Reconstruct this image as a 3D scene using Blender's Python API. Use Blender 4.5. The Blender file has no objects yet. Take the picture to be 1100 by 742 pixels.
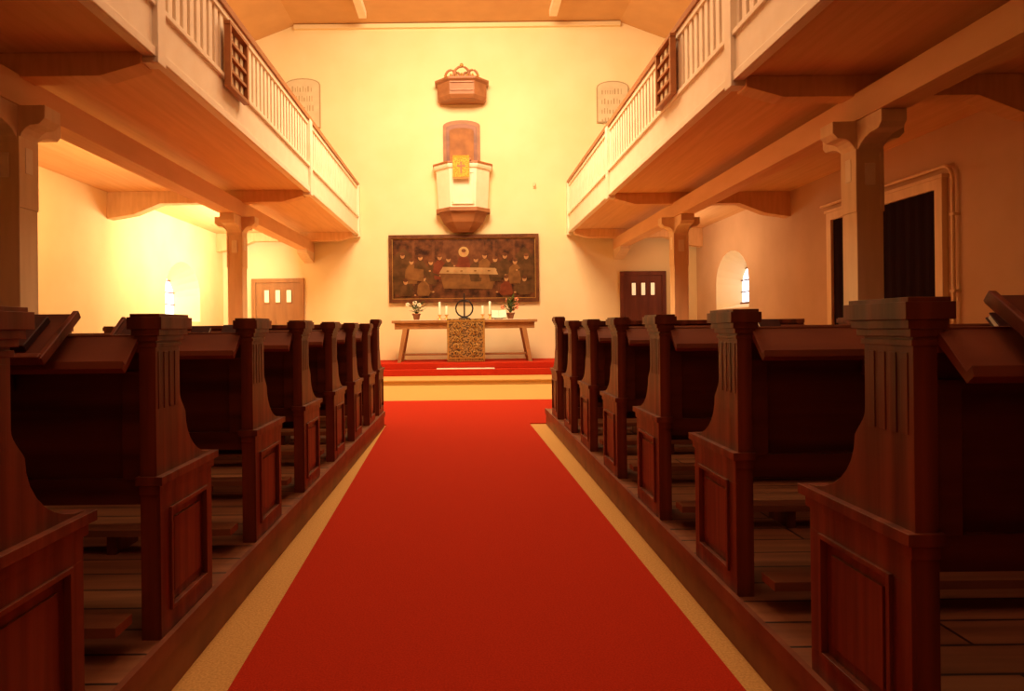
import bpy, math, random
from mathutils import Vector, Matrix
random.seed(4)
S=bpy.context.scene
try:
    S.view_settings.view_transform='Standard'
except Exception: pass

# ---------------------------------------------------------------- materials
def mat(name,col,rough=.6,col2=None,scale=8,stretch=(1,1,1),bump=0,detail=6,metal=0,spec=.4,kind='noise',emit=None,estr=0,lo=.35,hi=.65):
    m=bpy.data.materials.new(name); m.use_nodes=True
    n=m.node_tree.nodes; l=m.node_tree.links; b=n['Principled BSDF']
    b.inputs['Base Color'].default_value=(*col,1); b.inputs['Roughness'].default_value=rough
    b.inputs['Metallic'].default_value=metal; b.inputs['Specular IOR Level'].default_value=spec
    if emit:
        b.inputs['Emission Color'].default_value=(*emit,1); b.inputs['Emission Strength'].default_value=estr
    if col2:
        tc=n.new('ShaderNodeTexCoord'); mp=n.new('ShaderNodeMapping'); mp.inputs['Scale'].default_value=stretch
        l.new(tc.outputs['Object'],mp.inputs['Vector'])
        if kind=='noise':
            t=n.new('ShaderNodeTexNoise'); t.inputs['Scale'].default_value=scale; t.inputs['Detail'].default_value=detail
            out=t.outputs['Fac']
        elif kind=='voronoi':
            t=n.new('ShaderNodeTexVoronoi'); t.inputs['Scale'].default_value=scale; out=t.outputs['Distance']
        l.new(mp.outputs['Vector'],t.inputs['Vector'])
        r=n.new('ShaderNodeValToRGB'); r.color_ramp.elements[0].position=lo; r.color_ramp.elements[1].position=hi
        r.color_ramp.elements[0].color=(*col,1); r.color_ramp.elements[1].color=(*col2,1)
        l.new(out,r.inputs['Fac']); l.new(r.outputs['Color'],b.inputs['Base Color'])
        if bump:
            bp=n.new('ShaderNodeBump'); bp.inputs['Strength'].default_value=bump; bp.inputs['Distance'].default_value=.01
            l.new(out,bp.inputs['Height']); l.new(bp.outputs['Normal'],b.inputs['Normal'])
    return m

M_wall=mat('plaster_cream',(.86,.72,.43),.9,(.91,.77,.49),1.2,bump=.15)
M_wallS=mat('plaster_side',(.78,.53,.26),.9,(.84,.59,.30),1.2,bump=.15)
M_wallR=mat('plaster_side_shaded',(.58,.37,.22),.9,(.64,.42,.26),1.2,bump=.15)  # side plaster with the right wall's shade painted into its colour
M_ceil=mat('ceiling_paint',(.62,.38,.18),.9,(.67,.42,.20),2)
M_soffit=mat('soffit_boards',(.76,.45,.21),.7,(.84,.52,.26),3,(6,.3,1),bump=.1)
M_white=mat('white_painted_wood',(.90,.78,.60),.55,(.94,.83,.66),5)
M_post=mat('painted_timber',(.80,.60,.36),.6,(.88,.67,.42),4,(3,3,.4),bump=.15)
M_wood=mat('dark_oak',(.055,.012,.008),.42,(.27,.068,.032),9,(1.5,1.5,.10),bump=.3,lo=.3,hi=.72)
M_woodH=mat('oak_horizontal',(.05,.011,.007),.42,(.18,.044,.020),8,(.10,1,1.5),bump=.25,lo=.3,hi=.75)
M_woodR=mat('red_brown_wood',(.17,.048,.022),.45,(.28,.085,.038),6,(.3,1,1))
M_brn=mat('walnut_brown',(.28,.11,.042),.5,(.38,.16,.065),6,(.3,1,1))
M_rail=mat('handrail_wood',(.34,.12,.04),.4,(.42,.16,.055),6,(1,.2,1))
M_carpet=mat('red_carpet',(.42,.026,.010),.95,(.54,.040,.015),160,bump=.35,spec=.05)
M_beige=mat('sisal_floor',(.56,.32,.10),.9,(.72,.44,.15),120,bump=.3,spec=.1)
M_gold=mat('gilt',(.40,.21,.05),.4,(.56,.32,.08),20,metal=.4)
M_cloth=mat('gold_brocade',(.07,.03,.008),.7,(.38,.21,.06),26,kind='noise',detail=2,bump=.3,lo=.42,hi=.56)
M_yel=mat('yellow_brocade',(.40,.22,.02),.7,(.66,.42,.05),30,kind='voronoi')
M_black=mat('black_iron',(.012,.008,.008),.5,(.02,.012,.01),20)
M_curt=mat('dark_curtain',(.012,.004,.007),.95,(.020,.007,.011),9,(1,6,.2),spec=.1)
M_wax=mat('candle_wax',(.95,.9,.72),.5,(.98,.93,.78),5)
M_brass=mat('brass',(.7,.4,.1),.3,(.8,.5,.15),8,metal=.9)
M_leaf=mat('leaf_green',(.04,.06,.01),.6,(.09,.12,.02),20)
M_flow=mat('flower_petal',(.75,.12,.05),.6,(.95,.5,.3),30)
M_floww=mat('flower_white',(.9,.8,.6),.6,(1,.9,.75),30)
M_pot=mat('clay_pot',(.25,.08,.03),.7,(.32,.11,.05),9)
M_page=mat('book_pages',(.9,.85,.7),.7,(.95,.9,.78),20)
M_book=mat('book_cover',(.03,.006,.006),.5,(.06,.012,.01),15)
M_glass=mat('window_daylight',(.7,.75,.8),.3,emit=(.80,.9,1),estr=2.2)
M_sign=mat('tablet_plaster',(.62,.52,.34),.8,(.70,.60,.40),5)
M_ink=mat('faded_lettering',(.42,.31,.17),.8,(.46,.35,.20),20)
M_doorl=mat('door_light_oak',(.33,.155,.055),.5,(.43,.21,.075),6,(1,1,.15))
M_doord=mat('door_dark_oak',(.12,.028,.015),.5,(.19,.05,.024),6,(1,1,.15))
M_pane=mat('small_panes',(.9,.8,.5),.4,emit=(1,.8,.45),estr=.6)
M_arch=mat('stone_dark_wood',(.26,.09,.02),.6,(.40,.15,.035),4)
def pig(n,c,c2,k=.6): return mat(n,tuple(v*k for v in c),.45,tuple(v*k for v in c2),6,bump=.05,spec=.2)
P_bg=pig('oil_background',(.035,.011,.005),(.17,.058,.02),.9)
P_bg2=pig('oil_umber',(.12,.04,.015),(.22,.08,.03),.8)
P_skin=pig('oil_flesh',(.42,.2,.08),(.55,.3,.13),.9)
P_white=pig('oil_linen',(.45,.26,.11),(.62,.38,.17),.75)
P_red=pig('oil_crimson',(.22,.045,.015),(.34,.08,.03))
P_och=pig('oil_ochre',(.24,.10,.03),(.38,.17,.05))
P_grn=pig('oil_olive',(.11,.05,.015),(.20,.09,.03))
P_hal=pig('oil_halo',(.55,.33,.12),(.7,.45,.18),.7)

def planks():
    m=bpy.data.materials.new('platform_planks'); m.use_nodes=True
    n=m.node_tree.nodes; l=m.node_tree.links; b=n['Principled BSDF']; b.inputs['Roughness'].default_value=.5
    tc=n.new('ShaderNodeTexCoord'); br=n.new('ShaderNodeTexBrick')
    br.inputs['Scale'].default_value=1; br.inputs['Brick Width'].default_value=2.4; br.inputs['Row Height'].default_value=.17
    br.inputs['Mortar Size'].default_value=.006; br.offset=.37
    br.inputs['Color1'].default_value=(.32,.125,.055,1); br.inputs['Color2'].default_value=(.42,.18,.078,1); br.inputs['Mortar'].default_value=(.04,.015,.008,1)
    l.new(tc.outputs['Object'],br.inputs['Vector'])
    no=n.new('ShaderNodeTexNoise'); no.inputs['Scale'].default_value=6; no.inputs['Detail'].default_value=8
    mp=n.new('ShaderNodeMapping'); mp.inputs['Scale'].default_value=(.3,3,1); l.new(tc.outputs['Object'],mp.inputs['Vector']); l.new(mp.outputs['Vector'],no.inputs['Vector'])
    mx=n.new('ShaderNodeMix'); mx.data_type='RGBA'; mx.blend_type='MULTIPLY'; mx.inputs['Factor'].default_value=.8
    r=n.new('ShaderNodeValToRGB'); r.color_ramp.elements[0].position=.3; r.color_ramp.elements[0].color=(.45,.4,.35,1); r.color_ramp.elements[1].position=.7
    l.new(no.outputs['Fac'],r.inputs['Fac']); l.new(br.outputs['Color'],mx.inputs['A']); l.new(r.outputs['Color'],mx.inputs['B'])
    l.new(mx.outputs['Result'],b.inputs['Base Color'])
    return m
M_plank=planks()

# ---------------------------------------------------------------- mesh builder
class B:
    def __init__(s): s.v=[];s.f=[];s.m=[];s.mats=[];s.sm=[]
    def mi(s,m):
        if m not in s.mats: s.mats.append(m)
        return s.mats.index(m)
    def add(s,vs,fs,m,smooth=False):
        o=len(s.v); s.v+= [tuple(v) for v in vs]; k=s.mi(m)
        for f in fs: s.f.append([i+o for i in f]); s.m.append(k); s.sm.append(smooth)
    def box(s,x0,x1,y0,y1,z0,z1,m):
        x0,x1=min(x0,x1),max(x0,x1)
        vs=[(x,y,z) for z in (z0,z1) for y in (y0,y1) for x in (x0,x1)]
        s.add(vs,[(0,2,3,1),(4,5,7,6),(0,1,5,4),(2,6,7,3),(0,4,6,2),(1,3,7,5)],m)
    def boxm(s,M,sx,sy,sz,m):
        vs=[M@Vector((x*sx/2,y*sy/2,z*sz/2)) for z in (-1,1) for y in (-1,1) for x in (-1,1)]
        s.add(vs,[(0,2,3,1),(4,5,7,6),(0,1,5,4),(2,6,7,3),(0,4,6,2),(1,3,7,5)],m)
    def prism(s,pts,axis,a,b,m):
        def P(p,t):
            return {'x':(t,p[0],p[1]),'y':(p[0],t,p[1]),'z':(p[0],p[1],t)}[axis]
        n=len(pts); vs=[P(p,a) for p in pts]+[P(p,b) for p in pts]
        fs=[tuple(range(n))[::-1],tuple(range(n,2*n))]+[(i,(i+1)%n,n+(i+1)%n,n+i) for i in range(n)]
        s.add(vs,fs,m)
    def loft(s,rings,m,cap=True,smooth=False):
        n=len(rings[0]); vs=[p for r in rings for p in r]; fs=[]
        for k in range(len(rings)-1):
            for i in range(n): j=(i+1)%n; fs.append((k*n+i,k*n+j,(k+1)*n+j,(k+1)*n+i))
        s.add(vs,fs,m,smooth)
        if cap:
            s.add(rings[0],[tuple(range(n))[::-1]],m); s.add(rings[-1],[tuple(range(n))],m)
    def lathe(s,cx,cy,prof,m,n=16,smooth=True):
        s.loft([[(cx+r*math.cos(2*math.pi*i/n),cy+r*math.sin(2*math.pi*i/n),z) for i in range(n)] for r,z in prof],m,True,smooth)
    def tube(s,pts,r,m,n=8):
        rings=[]
        for i,p in enumerate(pts):
            p=Vector(p); a=Vector(pts[max(i-1,0)]); b=Vector(pts[min(i+1,len(pts)-1)]); t=(b-a).normalized()
            u=t.orthogonal().normalized() if abs(t.x)>.99 else t.cross(Vector((1,0,0))).normalized(); w=t.cross(u)
            rings.append([tuple(p+u*r*math.cos(2*math.pi*k/n)+w*r*math.sin(2*math.pi*k/n)) for k in range(n)])
        s.loft(rings,m,True,True)
    def ball(s,c,r,m,n=10,sz=1):
        k=6; s.loft([[(c[0]+r*math.sin(math.pi*j/k)*math.cos(2*math.pi*i/n)+1e-5*i,c[1]+r*math.sin(math.pi*j/k)*math.sin(2*math.pi*i/n),c[2]-sz*r*math.cos(math.pi*j/k)) for i in range(n)] for j in range(1,k)],m,True,True)
    def mesh(s,name):
        me=bpy.data.meshes.new(name); me.from_pydata(s.v,[],s.f)
        for m in s.mats: me.materials.append(m)
        for p,k,sm in zip(me.polygons,s.m,s.sm): p.material_index=k; p.use_smooth=sm
        import bmesh
        bm=bmesh.new(); bm.from_mesh(me); bmesh.ops.recalc_face_normals(bm,faces=bm.faces); bm.to_mesh(me); bm.free()
        return me
    def obj(s,name,bevel=0,loc=(0,0,0),parent=None):
        return place(s.mesh(name),name,bevel,loc,parent)
def place(me,name,bevel=0,loc=(0,0,0),parent=None):
    o=bpy.data.objects.new(name,me); S.collection.objects.link(o); o.location=loc
    if bevel:
        md=o.modifiers.new('bevel','BEVEL'); md.width=bevel; md.segments=2; md.limit_method='ANGLE'
    if parent: o.parent=parent
    return o

FW=17.0
BW=-4.0
XL,XR=-6.0,5.8
H=1.145; PZ=.18

# ---------------------------------------------------------------- shell
b=B(); b.box(XL-.7,XR+.7,BW-.3,FW+.3,-.2,0,M_beige); b.obj('floor')
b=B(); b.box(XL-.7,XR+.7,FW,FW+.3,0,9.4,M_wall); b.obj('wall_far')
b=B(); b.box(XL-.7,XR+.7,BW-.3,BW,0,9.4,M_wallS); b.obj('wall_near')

def sidewall(name,X,sgn,wy0,wy1,wz0,wz1,MW):
    b=B(); T=.55; Xo=X+sgn*T
    n=12; r=(wy1-wy0)/2; zs=wz1-r*.75
    def arch(y0,y1,zs_,ry):
        c=(y0+y1)/2; hw=(y1-y0)/2
        return [(c-hw*math.cos(math.pi*i/n),zs_+ry*math.sin(math.pi*i/n)) for i in range(n+1)]
    top=arch(wy0,wy1,zs,r*.75)
    b.box(X,Xo,BW,wy0,0,9.4,MW); b.box(X,Xo,wy1,FW,0,9.4,MW)
    b.box(X,Xo,wy0,wy1,0,wz0-.12,MW)
    b.add([(X,wy0,wz0-.12),(X,wy1,wz0-.12),(X,wy1,wz0),(X,wy0,wz0)],[(0,1,2,3)],MW)
    for i in range(n):
        (a,za),(c,zc)=top[i],top[i+1]
        b.add([(X,a,za),(X,c,zc),(X,c,9.4),(X,a,9.4)],[(0,1,2,3)],MW)
    inner=arch(wy0+.28,wy1-.25,zs-.05,r*.5)
    A=[(wy0,wz0)]+top+[(wy1,wz0)]; I=[(wy0+.28,wz0+.12)]+inner+[(wy1-.25,wz0+.12)]
    N=len(A); Xg=X+sgn*.5
    b.add([(X,p[0],p[1]) for p in A]+[(Xg,p[0],p[1]) for p in I],[(i,(i+1)%N,N+(i+1)%N,N+i) for i in range(N)],M_wall)
    b.obj(name)
    g=B(); g.add([(Xg,p[0],p[1]) for p in I],[tuple(range(N))],M_glass)
    xg=Xg-sgn*.02
    c=(I[0][0]+I[-1][0])/2
    g.box(xg-.02,xg+.02,c-.02,c+.02,wz0+.12,wz1-.3,M_wood)
    for k in range(1,4):
        z=wz0+.12+k*.26; g.box(xg-.015,xg+.015,I[0][0],I[-1][0],z-.012,z+.012,M_wood)
    g.box(xg-.03,xg+.03,I[0][0],I[-1][0],wz0+.1,wz0+.15,M_wood)
    return g
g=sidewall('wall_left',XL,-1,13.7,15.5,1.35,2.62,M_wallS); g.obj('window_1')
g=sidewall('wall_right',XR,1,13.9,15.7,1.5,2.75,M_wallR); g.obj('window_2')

b=B(); prof=[(XL-.7,7.75),(-4.15,8.72),(3.95,8.72),(XR+.7,7.75),(XR+.7,9.5),(XL-.7,9.5)]
b.prism(prof,'y',BW,FW,M_ceil); b.obj('ceiling')
b=B()
for x in (-2.35,2.2): b.box(x-.09,x+.09,BW,16.3,8.56,8.72,M_white)
b.obj('trim_ceiling_beams')
b=B()
b.box(-4.15,3.95,16.9,17,8.60,8.70,M_wall)
b.obj('trim_cornice')

for nm,x0,x1,e in (('floor_platform_left',XL,-.955,7.95),('floor_platform_right',.957,XR,8.05)):
    b=B(); b.box(x0,x1,BW,e,0,PZ,M_plank)
    edge=x1 if x0<0 else x0; s=-1 if x0<0 else 1
    b.box(edge,edge-s*.02,BW,e,PZ-.05,PZ+.006,M_woodR)
    b.box(edge,edge-s*.008,BW,e,0,PZ-.05,M_woodR)
    b.obj(nm)

# carpets
b=B()
def skew(y): 
    return (-.755-.175*(y-2)/5.8, .862-.105*(y-2)/5.8)
y0,y1=BW+.1,7.9
l1,r1=skew(7.9)
l0,r0=skew(y0)
vs=[(l0,y0,.0),(r0,y0,.0),(r1,y1,.0),(l1,y1,.0),(l0,y0,.012),(r0,y0,.012),(r1,y1,.012),(l1,y1,.012)]
b.add(vs,[(0,1,2,3),(4,5,6,7),(0,1,5,4),(1,2,6,5),(2,3,7,6),(3,0,4,7)],M_carpet)
b.box(-4.6,4.6,8.06,10.7,0,.012,M_carpet)
b.box(l1,r1,7.9,8.06,0,.012,M_carpet)
b.obj('red_carpet')
b=B(); b.box(-5.2,5.2,13.7,FW-.005,0,.10,M_beige); b.box(-5.2,5.2,13.68,13.72,.07,.105,M_beige); b.obj('floor_chancel_step',.01)
b=B(); b.box(-2.6,2.6,14.9,FW-.01,.10,.24,M_carpet); b.box(-2.4,2.4,15.2,FW-.01,.24,.365,M_carpet)
b.obj('altar_dais',.01)
b=B(); b.box(-.62,.65,14.92,15.16,.242,.256,M_page); b.obj('step_runner')

# ---------------------------------------------------------------- galleries
def gallery(s,posts,Xw):
    XG=2.64
    b=B(); X=lambda v:s*v
    b.box(X(XG),X(Xw),BW,FW,3.50,3.68,M_soffit)
    b.box(X(XG-.03),X(XG+.05),BW,FW,3.47,3.92,M_white)
    b.box(X(XG-.055),X(XG-.03),BW,FW,3.47,3.55,M_white)
    b.box(X(XG-.06),X(XG+.06),BW,FW,3.90,3.95,M_white)
    b.box(X(XG-.06),X(XG+.07),BW,FW,4.69,4.77,M_rail)
    b.box(X(XG-.035),X(XG+.045),BW,FW,4.62,4.69,M_white)
    y=BW+.1
    while y<FW-.05:
        b.box(X(XG-.015),X(XG+.02),y-.048,y+.048,3.95,4.63,M_white); y+=.165
    for py in posts+[FW-.08]:
        b.box(X(XG-.075),X(XG+.075),py-.08,py+.08,3.42,4.70,M_white)
    b.box(X(3.85-.13),X(3.85+.13),BW,FW,3.06,3.32,M_soffit)
    for py in posts+[FW-.35]:
        pr=[(X(2.7),3.5),(X(2.7),3.40),(X(3.05),3.30),(X(Xw-.9),3.30),(X(Xw-.45),3.12),(X(Xw),3.05),(X(Xw),3.5)]
        b.prism(pr,'y',py-.11,py+.11,M_soffit)
    pr=[(FW,2.8),(FW,3.06),(FW-.75,3.06),(FW-.75,2.98),(FW-.3,2.85)]
    b.prism(pr,'x',X(3.85-.12),X(3.85+.12),M_post)
    b.obj('gallery_balcony',.006)
    for py in posts:
        c=B(); cx=s*3.85; w=.125
        fz=PZ if py<7.9 else 0
        c.box(cx-w,cx+w,py-w,py+w,fz,2.86,M_post)
        c.box(cx-w-.03,cx+w+.03,py-w-.03,py+w+.03,fz,fz+.25,M_post)
        for ax in (-1,1):
            c.box(cx+ax*(w-.03),cx+ax*(w+.008),py-w-.008,py+w+.008,2.2,2.80,M_post)
        def saddle(L):
            return [(-L,3.06),(-L,2.95),(-L+.05,2.90)]+[(-w-.0-(L-.08-w)*(1-math.sin(t*math.pi/10)),2.90-.16*(1-math.cos(t*math.pi/10))) for t in range(1,6)]+\
                   [(w+(L-.08-w)*(1-math.sin(t*math.pi/10)),2.90-.16*(1-math.cos(t*math.pi/10))) for t in range(5,0,-1)]+[(L-.05,2.90),(L,2.95),(L,3.06)]
        c.prism([(py+a,z) for a,z in saddle(.5)],'x',cx-w+.01,cx+w-.01,M_post)
        c.prism([(cx+a,z) for a,z in saddle(.34)],'y',py-w+.01,py+w-.01,M_post)
        c.box(cx-s*(w+.012),cx-s*w,py-.05,py+.05,2.5,2.72,M_white)
        c.box(cx-.05,cx+.05,py-w-.012,py-w,2.45,2.66,M_white)
        c.obj('gallery_column',.012)
gallery(-1,[0.3,5.85,11.6],6.0)
gallery(1,[0.9,6.58,12.2],5.8)

def hymn(s,y0,y1,z0,z1):
    b=B(); x0=s*2.560; x1=s*2.51
    b.box(x0,s*2.579,y0+.01,y1-.01,z0+.01,z1-.01,M_brn)
    t=.05
    b.box(x1,s*2.578,y0,y0+t,z0,z1,M_rail); b.box(x1,s*2.578,y1-t,y1,z0,z1,M_rail)
    b.box(x1-s*.004,s*2.577,y0-.01,y1+.01,z1,z1+.04,M_rail); b.box(x1-s*.004,s*2.577,y0-.01,y1+.01,z0-.04,z0,M_rail)
    for k in range(1,4):
        z=z0+(z1-z0)*k/4; b.box(x1+s*.01,x0,y0+t,y1-t,z-.018,z+.018,M_rail)
    for k in range(4):
        z=z0+(z1-z0)*(k+.5)/4
        for j in range(3):
            y=y0+.14+j*(y1-y0-.28)/2; b.box(s*2.548,x0,y-.045,y+.045,z-.05,z+.05,M_sign)
    b.obj('hymn_board',.003)
hymn(-1,7.42,8.05,3.84,4.48)
hymn(1,8.2,8.85,3.97,4.62)

# ---------------------------------------------------------------- pews
TT=.026
def pewend(b,s,xc,hz=1.02):
    t=TT
    pr=[(0,0),(0,hz-.08),(.18,hz-.08),(.18,.76)]
    for i in range(1,7):
        a=i/6; pr.append((.18+.045*math.sin(a*math.pi/2)*a,.76-.07*a))
    p0=pr[-1]
    for i in range(1,9):
        a=i/8*math.pi/2; pr.append((p0[0]+(.46-p0[0])*(1-math.cos(a)),p0[1]-(p0[1]-.515)*math.sin(a)))
    pr+=[(.46,.48),(.43,.46),(.43,0)]
    b.prism(pr,'x',xc-t,xc+t,M_wood)
    f=xc-s*t
    b.box(f-s*.022,f+s*(2*t+.01),-.012,.475,.485,.512,M_wood)
    b.box(f-s*.012,f+s*(2*t+.001),-.006,.452,.455,.485,M_wood)
    b.box(f-s*.010,f,.0,.43,0,.07,M_wood)
    b.box(f-s*.010,f,.0,.43,.40,.455,M_wood)
    b.box(f-s*.010,f,.0,.065,.07,.40,M_wood); b.box(f-s*.010,f,.375,.43,.07,.40,M_wood)
    b.box(f-s*.018,f,.065,.078,.07,.40,M_wood); b.box(f-s*.018,f,.362,.375,.07,.40,M_wood)
    b.box(f-s*.018,f,.078,.362,.07,.083,M_wood); b.box(f-s*.018,f,.078,.362,.387,.40,M_wood)
    b.box(f-s*.006,f,.11,.33,.115,.355,M_wood)
    for y in (.018,.058,.098,.138):
        b.box(f-s*.002,f,y,y+.024,.72,hz-.12,M_wood)
    for (g,gy,z0,z1) in ((.005,.006,hz-.105,hz-.092),(.010,.014,hz-.085,hz-.068),(.018,.026,hz-.068,hz-.048),(.028,.040,hz-.048,hz-.01),(.020,.030,hz-.01,hz)):
        b.box(xc-t-g,xc+t+g,-gy*.5,.18+gy,z0,z1,M_wood)
def pewmesh(s,L=2.55):
    b=B(); x0=s*.992; x1=s*(.992+L)
    pewend(b,s,x0); 
    pewend(b,-s,x1)
    a=x0+s*TT; c=x1-s*TT
    b.prism([(.045,.46),(.02,.93),(.05,.93),(.075,.46)],'x',a,c,M_woodH)
    for k in range(5):
        xa=a+(c-a)*k/4+s*(.03 if k<4 else 0)
        b.box(xa-s*.03,xa+s*.03*(k<4),.012,.04,.50,.84,M_woodH)
    b.box(a,c,.0,.075,.90,.955,M_woodR)
    b.box(a,c,.02,.06,.42,.50,M_woodH)
    b.box(a,c,.05,.45,.425,.46,M_woodH)
    b.box(a,c,.40,.42,.33,.425,M_woodH)
    b.prism([(.0,.95),(-.085,.865),(-.10,.878),(-.105,.855),(-.085,.84),(.0,.92)],'x',a,c,M_woodR)
    b.prism([(.02,.92),(-.03,.88),(.02,.78)],'x',a+s*.4,a+s*.43,M_wood)
    b.prism([(.02,.92),(-.03,.88),(.02,.78)],'x',c-s*.43,c-s*.4,M_wood)
    b.box(a,c,-.16,-.06,.08,.11,M_plank)
    b.box(a+s*.5,a+s*.54,-.15,.05,0,.08,M_wood); b.box(c-s*.54,c-s*.5,-.15,.05,0,.08,M_wood)
    m=(a+c)/2; b.prism([(.03,0),(.03,.46),(.43,.43),(.40,.25),(.33,0)],'x',m-.03,m+.03,M_wood)
    return b.mesh('church_pew_mesh')
meL,meR=pewmesh(-1),pewmesh(1)
LY=[-1.6,-.65,.3,1.27,2.13,3.10,4.04,4.97,5.87,6.80]
RY=[-1.35,-.4,.55,1.47,2.42,3.38,4.31,5.25,6.18]
for y in LY: place(meL,'church_pew',.003,(0,y,PZ))
for y in RY: place(meR,'church_pew',.003,(0,y,PZ))
for s,y in ((-1,7.55),(1,7.1)):
    b=B(); pr=1.07
    pewend(b,s,s*.992,hz=pr); x0=s*(.992+TT); x1=s*3.55
    b.box(x0,x1,.05,.11,0,1.0,M_woodH); b.box(x0,x1,.02,.15,.98,1.02,M_wood)
    for k in range(5):
        xa=x0+(x1-x0)*k/4; xa=xa+s*.04 if k==0 else xa-s*.04*(k==4); b.box(xa-.04,xa+.04,.035,.125,.12,.98,M_wood)
    b.box(x0,x1,.03,.13,0,.12,M_wood)
    b.prism([(.05,.97),(-.13,.90),(-.13,.88),(.05,.94)],'x',x0,x1,M_woodR)
    b.obj('pew_front_screen',.003,(0,y,PZ))

def book(x,y,rz=0):
    b=B()
    M=Matrix.Translation((x,y-.058,PZ+.937))@Matrix.Rotation(rz,4,'Z')@Matrix.Rotation(math.radians(45),4,'X')
    b.boxm(M,.13,.12,.006,M_book); b.boxm(M@Matrix.Translation((0,0,.012)),.122,.11,.018,M_page); b.boxm(M@Matrix.Translation((0,0,.024)),.13,.12,.006,M_book)
    b.obj('hymnal',.002)
def rest(x,y,s,sz=1):
    b=B()
    M=Matrix.Translation((x,y-.08,PZ+.945))@Matrix.Rotation(math.radians(36),4,'X')
    b.boxm(M,.30*sz,.24,.02,M_woodH)
    b.boxm(M@Matrix.Translation((0,-.115,.015)),.30*sz,.02,.03,M_wood)
    for k in (-1,1): b.boxm(M@Matrix.Translation((k*.145*sz,0,.008)),.018,.24,.028,M_wood)
    b.boxm(M@Matrix.Translation((0,0,.022)),.17,.15,.022,M_book)
    b.obj('book_rest',.003)
rest(-1.36,2.13,-1); rest(-2.1,3.10,-1); rest(1.30,1.47,1,1.1); rest(-1.42,3.10,-1,.9); rest(1.75,1.47,1)
for x,y,r in ((-1.9,2.13,0),(1.9,2.42,0),(-1.35,4.04,0),(1.9,4.31,0),(-1.9,4.97,0)):
    book(x,y,r)

# ---------------------------------------------------------------- far wall: doors
def door(name,x0,x1,z0,z1,m,fr):
    b=B(); y=FW
    b.box(x0-.10,x0,y-.06,y,z0,z1+.1,fr); b.box(x1,x1+.10,y-.06,y,z0,z1+.1,fr); b.box(x0,x1,y-.06,y,z1,z1+.1,fr)
    b.box(x0,x1,y-.03,y,z0,z1,m)
    w=x1-x0
    for k in (0,1):
        xa=x0+.06+k*(w/2); xb=xa+w/2-.12
        b.box(xa,xb,y-.045,y-.03,z0+.15,z0+.85,m); b.box(xa,xb,y-.045,y-.03,z0+1.0,z0+1.4,m)
    for k in range(3):
        c=x0+w*(k+1)/4; b.box(c-w*.065,c+w*.065,y-.05,y-.03,z1-.52,z1-.16,fr); b.box(c-w*.05,c+w*.05,y-.055,y-.05,z1-.49,z1-.19,M_pane)
    b.box(x1-.16,x1-.06,y-.1,y-.03,z0+1.0,z0+1.03,M_brass)
    b.obj(name,.004)
door('door_1',-5.18,-4.08,.0,2.32,M_doorl,M_doorl)
door('door_2',3.98,4.92,.0,2.40,M_doord,M_doord)

# ---------------------------------------------------------------- altar painting
b=B(); y=FW; x0,x1,z0,z1=-1.83,1.83,1.82,3.42
b.box(x0,x1,y-.05,y-.003,z0,z1,P_bg)
for a in ((x0-.03,x1+.03,z1-.05,z1+.04),(x0-.03,x1+.03,z0-.04,z0+.05),(x0-.03,x0+.05,z0+.05,z1-.05),(x1-.05,x1+.03,z0+.05,z1-.05)):
    b.box(a[0],a[1],y-.09,y-.003,a[2],a[3],P_bg2)
b.box(x0+.065,x1-.065,y-.065,y-.05,z0+.05,z0+.065,M_gold); b.box(x0+.065,x1-.065,y-.065,y-.05,z1-.065,z1-.05,M_gold)
b.box(x0+.05,x0+.065,y-.065,y-.05,z0+.05,z1-.05,M_gold); b.box(x1-.065,x1-.05,y-.065,y-.05,z0+.05,z1-.05,M_gold)
def disc(cx,cz,rx,rz,yy,m,n=16):
    b.prism([(cx+rx*math.cos(2*math.pi*i/n),cz+rz*math.sin(2*math.pi*i/n)) for i in range(n)],'y',yy,y-.05,m)
b.prism([(-.5,3.30),(-.62,2.3),(.62,2.3),(.5,3.30)],'y',y-.052,y-.05,P_bg2)
for xx in (-1.25,-.75,.75,1.25): b.box(xx-.03,xx+.03,y-.054,y-.05,2.2,3.3,P_bg2)
b.prism([(-1.75,2.0),(-1.75,2.9),(-1.5,3.15),(-1.25,2.9),(-1.25,2.0)],'y',y-.053,y-.05,P_grn)
b.prism([(1.75,2.0),(1.75,2.9),(1.5,3.15),(1.25,2.9),(1.25,2.0)],'y',y-.053,y-.05,P_grn)
b.prism([(-.52,2.66),(-.62,2.50),(.85,2.46),(.78,2.62)],'y',y-.0705,y-.05,P_white)
b.prism([(-.6,2.50),(-.5,2.12),(.70,2.10),(.82,2.46)],'y',y-.062,y-.05,P_och)
figs=[(-1.52,2.95,P_grn),(-1.30,2.8,P_och),(-1.08,2.9,P_grn),(-.82,2.78,P_grn),(-.60,2.9,P_red),(-.38,2.85,P_grn),(0,3.02,P_red),(.30,2.84,P_grn),(.52,2.93,P_och),(.78,2.84,P_grn),(1.02,2.92,P_grn),(1.27,2.78,P_och),(1.55,2.9,P_grn),
      (-1.0,2.38,P_och),(1.05,2.36,P_red),(-1.45,2.3,P_grn),(1.5,2.35,P_grn)]
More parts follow.
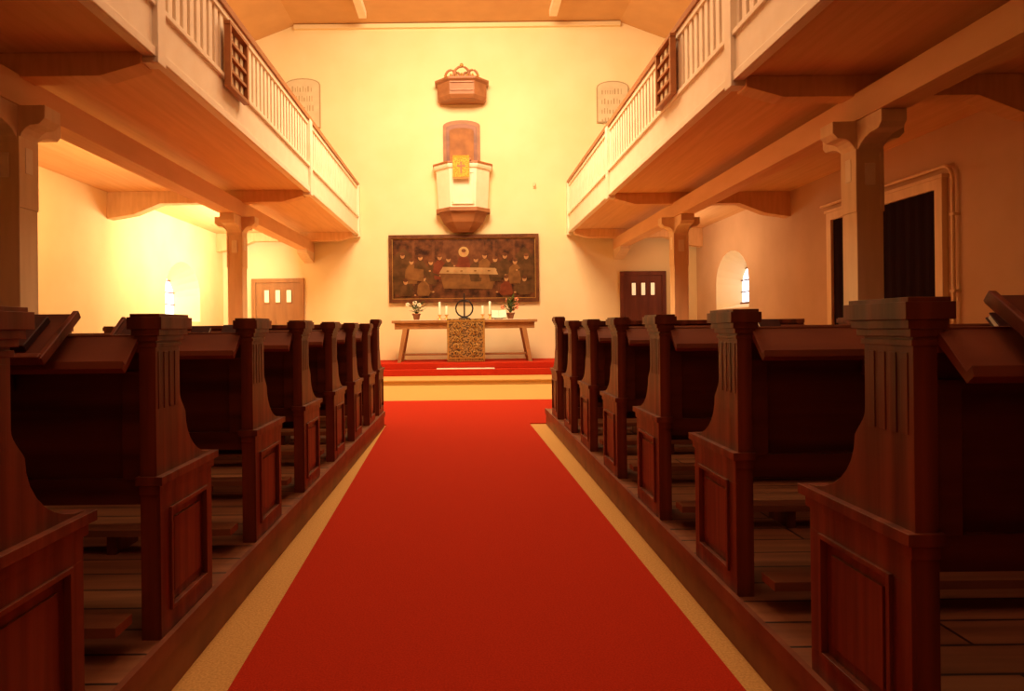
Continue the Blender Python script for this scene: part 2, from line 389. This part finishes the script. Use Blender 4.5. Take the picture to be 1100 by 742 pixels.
for i,(fx,fz,m) in enumerate(figs):
    yy=y-.058-.0006*i; low=fz<2.6
    zb=fz-.55 if not low else 1.95
    b.prism([(fx-.05,fz-.07),(fx-.14,fz-.16),(fx-.17,fz-.36),(fx-.13,zb),(fx+.13,zb),(fx+.16,fz-.36),(fx+.13,fz-.16),(fx+.05,fz-.07)],'y',yy,y-.05,m)
    if i==6: disc(fx,fz+.01,.13,.13,yy-.0003,P_hal)
    disc(fx,fz,.055,.07,yy-.001,P_skin)
    disc(fx,fz+.04,.06,.045,yy-.0015,P_bg2)
    s=1 if fx<0 else -1
    b.prism([(fx+s*.02,fz-.25),(fx+s*.22,fz-.32),(fx+s*.23,fz-.36),(fx+s*.02,fz-.31)],'y',yy-.0008,y-.05,m)
    disc(fx+s*.235,fz-.335,.028,.02,yy-.001,P_skin,8)
b.prism([(-1.42,2.66),(-1.42,2.36),(-1.0,2.30),(-1.0,2.6)],'y',y-.0712,y-.05,P_och)
for k in range(7): disc(-.4+k*.17,2.555,.035,.018,y-.072,P_skin if k%2 else P_och,10)
b.obj('last_supper_painting')

# ---------------------------------------------------------------- pulpit on wall
def oct_(r,z,yd=None):
    d=r*.95 if yd is None else yd
    return [(-r,FW-.002,z),(-r,FW-d*.45,z),(-r*.5,FW-d,z),(r*.5,FW-d,z),(r,FW-d*.45,z),(r,FW-.002,z)]
b=B()
b.loft([oct_(.60,4.02),oct_(.655,5.0)],M_white)
b.loft([oct_(.66,3.96),oct_(.66,4.05)],M_brn)
b.loft([oct_(.69,5.0),oct_(.71,5.05),oct_(.71,5.1)],M_white)
b.loft([oct_(.73,5.1),oct_(.73,5.14)],M_rail)
b.loft([oct_(.24,3.5),oct_(.32,3.56),oct_(.48,3.72),oct_(.60,3.97)],M_brn)
r=.63; d=r*.95
b.box(-.26,.26,FW-d-.02,FW-d+.01,4.12,4.16,M_white)
b.box(-.26,.26,FW-d-.035,FW-d,4.86,4.90,M_white)
for k in (-1,1): b.box(k*.24-.02,k*.24+.02,FW-d-.03,FW-d,4.16,4.86,M_white)
b.prism([(FW-.72,5.14),(FW-.72,5.2),(FW-.42,5.32),(FW-.42,5.14)],'x',-.2,.2,M_rail)
b.obj('pulpit',.006)
b=B(); 
b.box(-.24,.16,FW-.755,FW-.742,4.74,5.2,M_yel)
b.prism([(FW-.755,5.2),(FW-.742,5.19),(FW-.43,5.325),(FW-.43,5.335)],'x',-.24,.16,M_yel)
b.box(-.06,-.02,FW-.76,FW-.755,4.82,5.1,M_brn); b.box(-.14,.06,FW-.761,FW-.755,4.98,5.02,M_brn)
for k in range(15): b.box(-.235+k*.027,-.22+k*.027,FW-.752,FW-.745,4.69,4.74,M_gold)
b.obj('pulpit_parament')
b=B(); n=10
arch=[(.46*math.cos(math.pi*i/n)-.02,6.16+.14*math.sin(math.pi*i/n)) for i in range(n+1)]
b.prism([(-.48,5.12)][::-1]+[(.44,5.12)]+arch,'y',FW-.05,FW-.001,M_brn)
arch2=[(.38*math.cos(math.pi*i/n)-.02,6.1+.10*math.sin(math.pi*i/n)) for i in range(n+1)]
b.prism([(-.40,5.12),(.36,5.12)]+arch2,'y',FW-.07,FW-.05,M_woodR)
arch3=[(.30*math.cos(math.pi*i/n)-.02,6.02+.08*math.sin(math.pi*i/n)) for i in range(n+1)]
b.prism([(-.32,5.12),(.28,5.12)]+arch3,'y',FW-.085,FW-.07,M_arch)
b.obj('pulpit_door')
b=B(); q=.12
b.loft([oct_(.54,6.58+q),oct_(.60,6.66+q),oct_(.60,6.98+q),oct_(.66,7.02+q),oct_(.66,7.07+q)],M_brn)
b.loft([oct_(.5,7.07+q),oct_(.3,7.13+q)],M_brn)
r=.61; d=r*.95
b.box(-.28,.28,FW-d-.02,FW-d+.02,6.74+q,6.77+q,M_rail); b.box(-.28,.28,FW-d-.02,FW-d+.02,6.93+q,6.96+q,M_rail)
for cx,R in ((-.26,.13),(.26,.13),(0,.20),(-.12,.08),(.12,.08)):
    b.tube([(cx+R*math.cos(math.pi*i/8),FW-.5,7.10+q+R*1.2*math.sin(math.pi*i/8)) for i in range(9)],.030,M_brn)
b.ball((0,FW-.5,7.37+q),.05,M_gold)
for k in range(-3,4): b.lathe(k*.13,FW-.5,[(.02,7.07+q),(.04,7.12+q),(.015,7.19+q-abs(k)*.01)],M_gold,8)
b.obj('sounding_board',.004)

for x0,x1,z0,z1 in ((-4.4,-3.52,6.15,7.35),(3.35,4.15,6.2,7.2)):
    b=B(); c=(x0+x1)/2; w=(x1-x0)/2
    ar=[(c+w*math.cos(math.pi*i/10),z1-.12+.16*math.sin(math.pi*i/10)) for i in range(11)]
    b.prism([(x0,z0),(x1,z0)]+ar,'y',FW-.04,FW-.001,M_ink)
    ar=[(c+(w-.03)*math.cos(math.pi*i/10),z1-.12+.13*math.sin(math.pi*i/10)) for i in range(11)]
    b.prism([(x0+.03,z0+.03),(x1-.03,z0+.03)]+ar,'y',FW-.05,FW-.04,M_sign)
    for r_ in range(4):
        xx=x0+.12; z=z1-.3-r_*.24
        while xx<x1-.18:
            w_=random.uniform(.03,.07); b.box(xx,xx+w_*.5,FW-.053,FW-.05,z,z+random.choice((.1,.14)),M_ink); xx+=w_+.02
    b.obj('inscription_tablet')

# ---------------------------------------------------------------- altar
b=B(); ZD=.365; yc=15.95
b.box(-1.66,1.66,yc-.42,yc+.42,ZD+.90,ZD+.96,M_doorl)
b.box(-1.60,1.60,yc-.36,yc-.32,ZD+.76,ZD+.90,M_doorl); b.box(-1.60,1.60,yc+.32,yc+.36,ZD+.76,ZD+.90,M_doorl)
for sx in (-1,1):
    for sy in (-1,1):
        b.loft([[(sx*1.50+dx,yc+sy*.36+dy,ZD) for dx,dy in ((-.04,-.04),(.04,-.04),(.04,.04),(-.04,.04))],
                [(sx*1.34+dx,yc+sy*.30+dy,ZD+.90) for dx,dy in ((-.055,-.055),(.055,-.055),(.055,.055),(-.055,.055))]],M_doorl)
    b.box(sx*1.46-.03,sx*1.46+.03,yc-.34,yc+.34,ZD+.14,ZD+.20,M_doorl)
b.box(-1.43,1.43,yc-.03,yc+.03,ZD+.145,ZD+.195,M_doorl)
b.obj('altar_table',.006)
b=B()
b.box(-1.45,1.45,yc-.34,yc+.34,ZD+.962,ZD+.972,M_page); b.obj('altar_linen')
b=B()
b.box(-.40,.46,yc-.445,yc-.43,ZD+.05,ZD+.974,M_cloth); b.box(-.40,.46,yc-.445,yc-.05,ZD+.974,ZD+.984,M_cloth)
for a in ((-.36,.42,.92,.95),(-.36,.42,.08,.11),(-.40,-.36,.05,.95),(.42,.46,.05,.95)): b.box(a[0],a[1],yc-.452,yc-.445,ZD+a[2],ZD+a[3],M_gold)
for i in range(5):
    for sx in (-1,1):
        zc=ZD+.2+i*.16; b.tube([(.03+sx*(.07+.06*math.sin(t*math.pi/6)),yc-.45,zc-.07+.14*t/6) for t in range(7)],.012,M_gold,6)
        b.tube([(.03+sx*(.22+.06*math.cos(t*math.pi/5)),yc-.45,zc+.05*math.sin(t*math.pi/5)) for t in range(11)],.012,M_gold,6)
for i in range(24): b.box(-.395+i*.036,-.375+i*.036,yc-.442,yc-.434,ZD+.01,ZD+.05,M_gold)
b.obj('altar_frontal_cloth')
TZ=ZD+.974
b=B()
b.lathe(.0,yc+.1,[(.14,TZ+.01),(.14,TZ+.03),(.05,TZ+.06),(.02,TZ+.08)],M_black)
cr=.20
b.tube([(cr*math.sin(t*math.pi/8),yc+.1,TZ+.26-cr*math.cos(t*math.pi/8)) for t in range(17)],.018,M_black)
b.box(-.018,.018,yc+.09,yc+.11,TZ+.06,TZ+.62,M_black); b.box(-.13,.13,yc+.089,yc+.111,TZ+.42,TZ+.45,M_black)
b.obj('altar_crucifix')
for cx,h in ((-.58,.30),(.60,.30),(-.42,.2),(.43,.2)):
    b=B(); b.lathe(cx,yc+.1,[(.075,TZ),(.075,TZ+.015),(.02,TZ+.03),(.02,TZ+.09),(.05,TZ+.11),(.05,TZ+.12)],M_brass)
    b.lathe(cx,yc+.1,[(.026,TZ+.12),(.026,TZ+.12+h),(.008,TZ+.125+h)],M_wax,12); b.tube([(cx,yc+.1,TZ+.12+h),(cx,yc+.1,TZ+.15+h)],.004,M_black,6)
    b.obj('altar_candle')
def plant(cx,cy,hh,seed,fm):
    R=random.Random(seed); b=B()
    b.lathe(cx,cy,[(.06,TZ),(.09,TZ+.12),(.1,TZ+.12),(.1,TZ+.15),(.08,TZ+.15)],M_pot)
    for i in range(30):
        a=R.uniform(0,6.28); e=R.uniform(.05,.22); h=R.uniform(.05,hh)
        p0=Vector((cx,cy,TZ+.13)); p1=Vector((cx+e*.5*math.cos(a),cy+e*.5*math.sin(a),TZ+.15+h*.7)); p2=Vector((cx+e*1.1*math.cos(a),cy+e*1.1*math.sin(a),TZ+.15+h))
        b.tube([p0,p1,p2],.004,M_leaf,5)
        d=(p2-p1).normalized(); w=d.cross(Vector((0,0,1))); w=(w.normalized() if w.length>.01 else Vector((1,0,0)))*.045
        b.add([p1,(p1+p2)/2+w,p2+d*.05,(p1+p2)/2-w],[(0,1,2,3)],M_leaf)
        if i%4==0:
            for k in range(5):
                t=k*1.2566; b.ball((p2.x+.03*math.cos(t),p2.y-.01,p2.z+.03*math.sin(t)),.022,fm,8)
            b.ball(tuple(p2),.016,M_gold,8)
    b.obj('potted_flowers')
plant(-1.12,yc,.28,3,M_floww); plant(1.08,yc,.42,8,M_flow)
b=B()
for k in (-1,1):
    M=Matrix.Translation((.80,yc-.12,TZ+.10))@Matrix.Rotation(math.radians(55),4,'X')@Matrix.Rotation(k*math.radians(-8),4,'Y')@Matrix.Translation((k*.09,0,0))
    b.boxm(M,.18,.22,.012,M_book); b.boxm(M@Matrix.Translation((0,0,.016)),.17,.21,.02,M_page)
b.boxm(Matrix.Translation((.80,yc-.03,TZ+.05)),.2,.1,.1,M_wood)
b.obj('open_bible',.002)

b=B(); b.box(1.74,1.81,FW-.03,FW-.001,4.6,4.74,M_post); b.lathe(1.775,FW-.05,[(.02,4.63),(.035,4.67),(.02,4.71)],M_post,10); b.obj('wall_lamp_bracket')

# ---------------------------------------------------------------- right wall: dark curtained doorway and pipe
b=B(); y0,y1=8.3,10.65
N=60
vs=[];fs=[]
for i in range(N+1):
    yy=y0+(y1-y0)*i/N; x=XR-.03+.006*math.sin(i*1.3)
    vs+=[(x,yy,.2),(x,yy,2.76)]
for i in range(N): fs.append((2*i,2*i+2,2*i+3,2*i+1))
b.add(vs,fs,M_curt)
for (a,c,z0,z1) in ((y0-.13,y0,.18,2.76),(y1,y1+.13,.0,2.76),(y0-.13,y1+.13,2.76,2.88)):
    b.box(XR-.07,XR-.001,a,c,z0,z1,M_post)
b.box(XR-.09,XR-.001,y0-.16,y1+.16,2.88,2.92,M_post)
b.obj('door_3')
b=B()
pp=[(XR-.06,y0-.30,.2),(XR-.06,y0-.30,2.83)]+[(XR-.06,y0-.30+.16*(1-math.cos(t*math.pi/8)),2.83+.18*math.sin(t*math.pi/8)) for t in range(1,5)]+[(XR-.06,y1+.3,3.01)]
b.tube(pp,.022,M_post)
for z in (.6,1.5,2.4): b.box(XR-.08,XR-.001,y0-.34,y0-.26,z,z+.03,M_post)
b.obj('heating_pipe')
b=B(); b.box(XL,-5.3,FW-.02,FW,0,.2,M_post); b.box(5.1,XR,FW-.02,FW,0,.2,M_post); b.obj('baseboard_far')

# ---------------------------------------------------------------- lights
def area(loc,rot,sx,sy,e,col,name,spread=180):
    l=bpy.data.lights.new(name,'AREA'); l.shape='RECTANGLE'; l.size=sx; l.size_y=sy; l.energy=e; l.color=col; l.spread=math.radians(spread)
    o=bpy.data.objects.new(name,l); S.collection.objects.link(o); o.location=loc; o.rotation_euler=[math.radians(a) for a in rot]; return o
W=(1,.71,.40)
area((0,11.3,8.2),(30,0,0),3,2.5,930,W,'nave_lamp_chancel')
area((0,6,8.2),(0,0,0),3,4,210,(1,.57,.29),'nave_fill_middle')  # unseen fill light, added to lift the pews and aisle
area((0,0.5,7.5),(0,0,0),3,4,55,(1,.50,.32),'nave_fill_rear')  # weak unseen fill added over the camera end
area((-4.1,13.9,2.95),(0,78,0),.35,3.4,200,(1,.86,.56),'aisle_fill_left',)  # added panel, back to camera, brightens the far left aisle
area((-4.1,8.4,2.95),(0,70,0),.3,3.0,60,(1,.68,.28),'aisle_fill_left_mid')  # unseen panel added to brighten the nearer left wall
area((4.1,14.6,2.95),(0,-75,0),.35,2.0,28,(1,.68,.38),'aisle_fill_right')  # weaker unseen panel added under the right gallery
w=bpy.data.worlds.new('World'); S.world=w; w.use_nodes=True
w.node_tree.nodes['Background'].inputs['Color'].default_value=(1,.5,.45,1); w.node_tree.nodes['Background'].inputs['Strength'].default_value=.05

# ---------------------------------------------------------------- camera
c=bpy.data.cameras.new('camera'); o=bpy.data.objects.new('camera',c); S.collection.objects.link(o)
c.sensor_width=36; c.lens=36*733/1100; c.shift_x=51/1100; c.shift_y=-19/1100; c.clip_start=.05
o.location=(0,0,H); o.rotation_euler=(math.radians(90),math.radians(.65),0)
S.camera=o
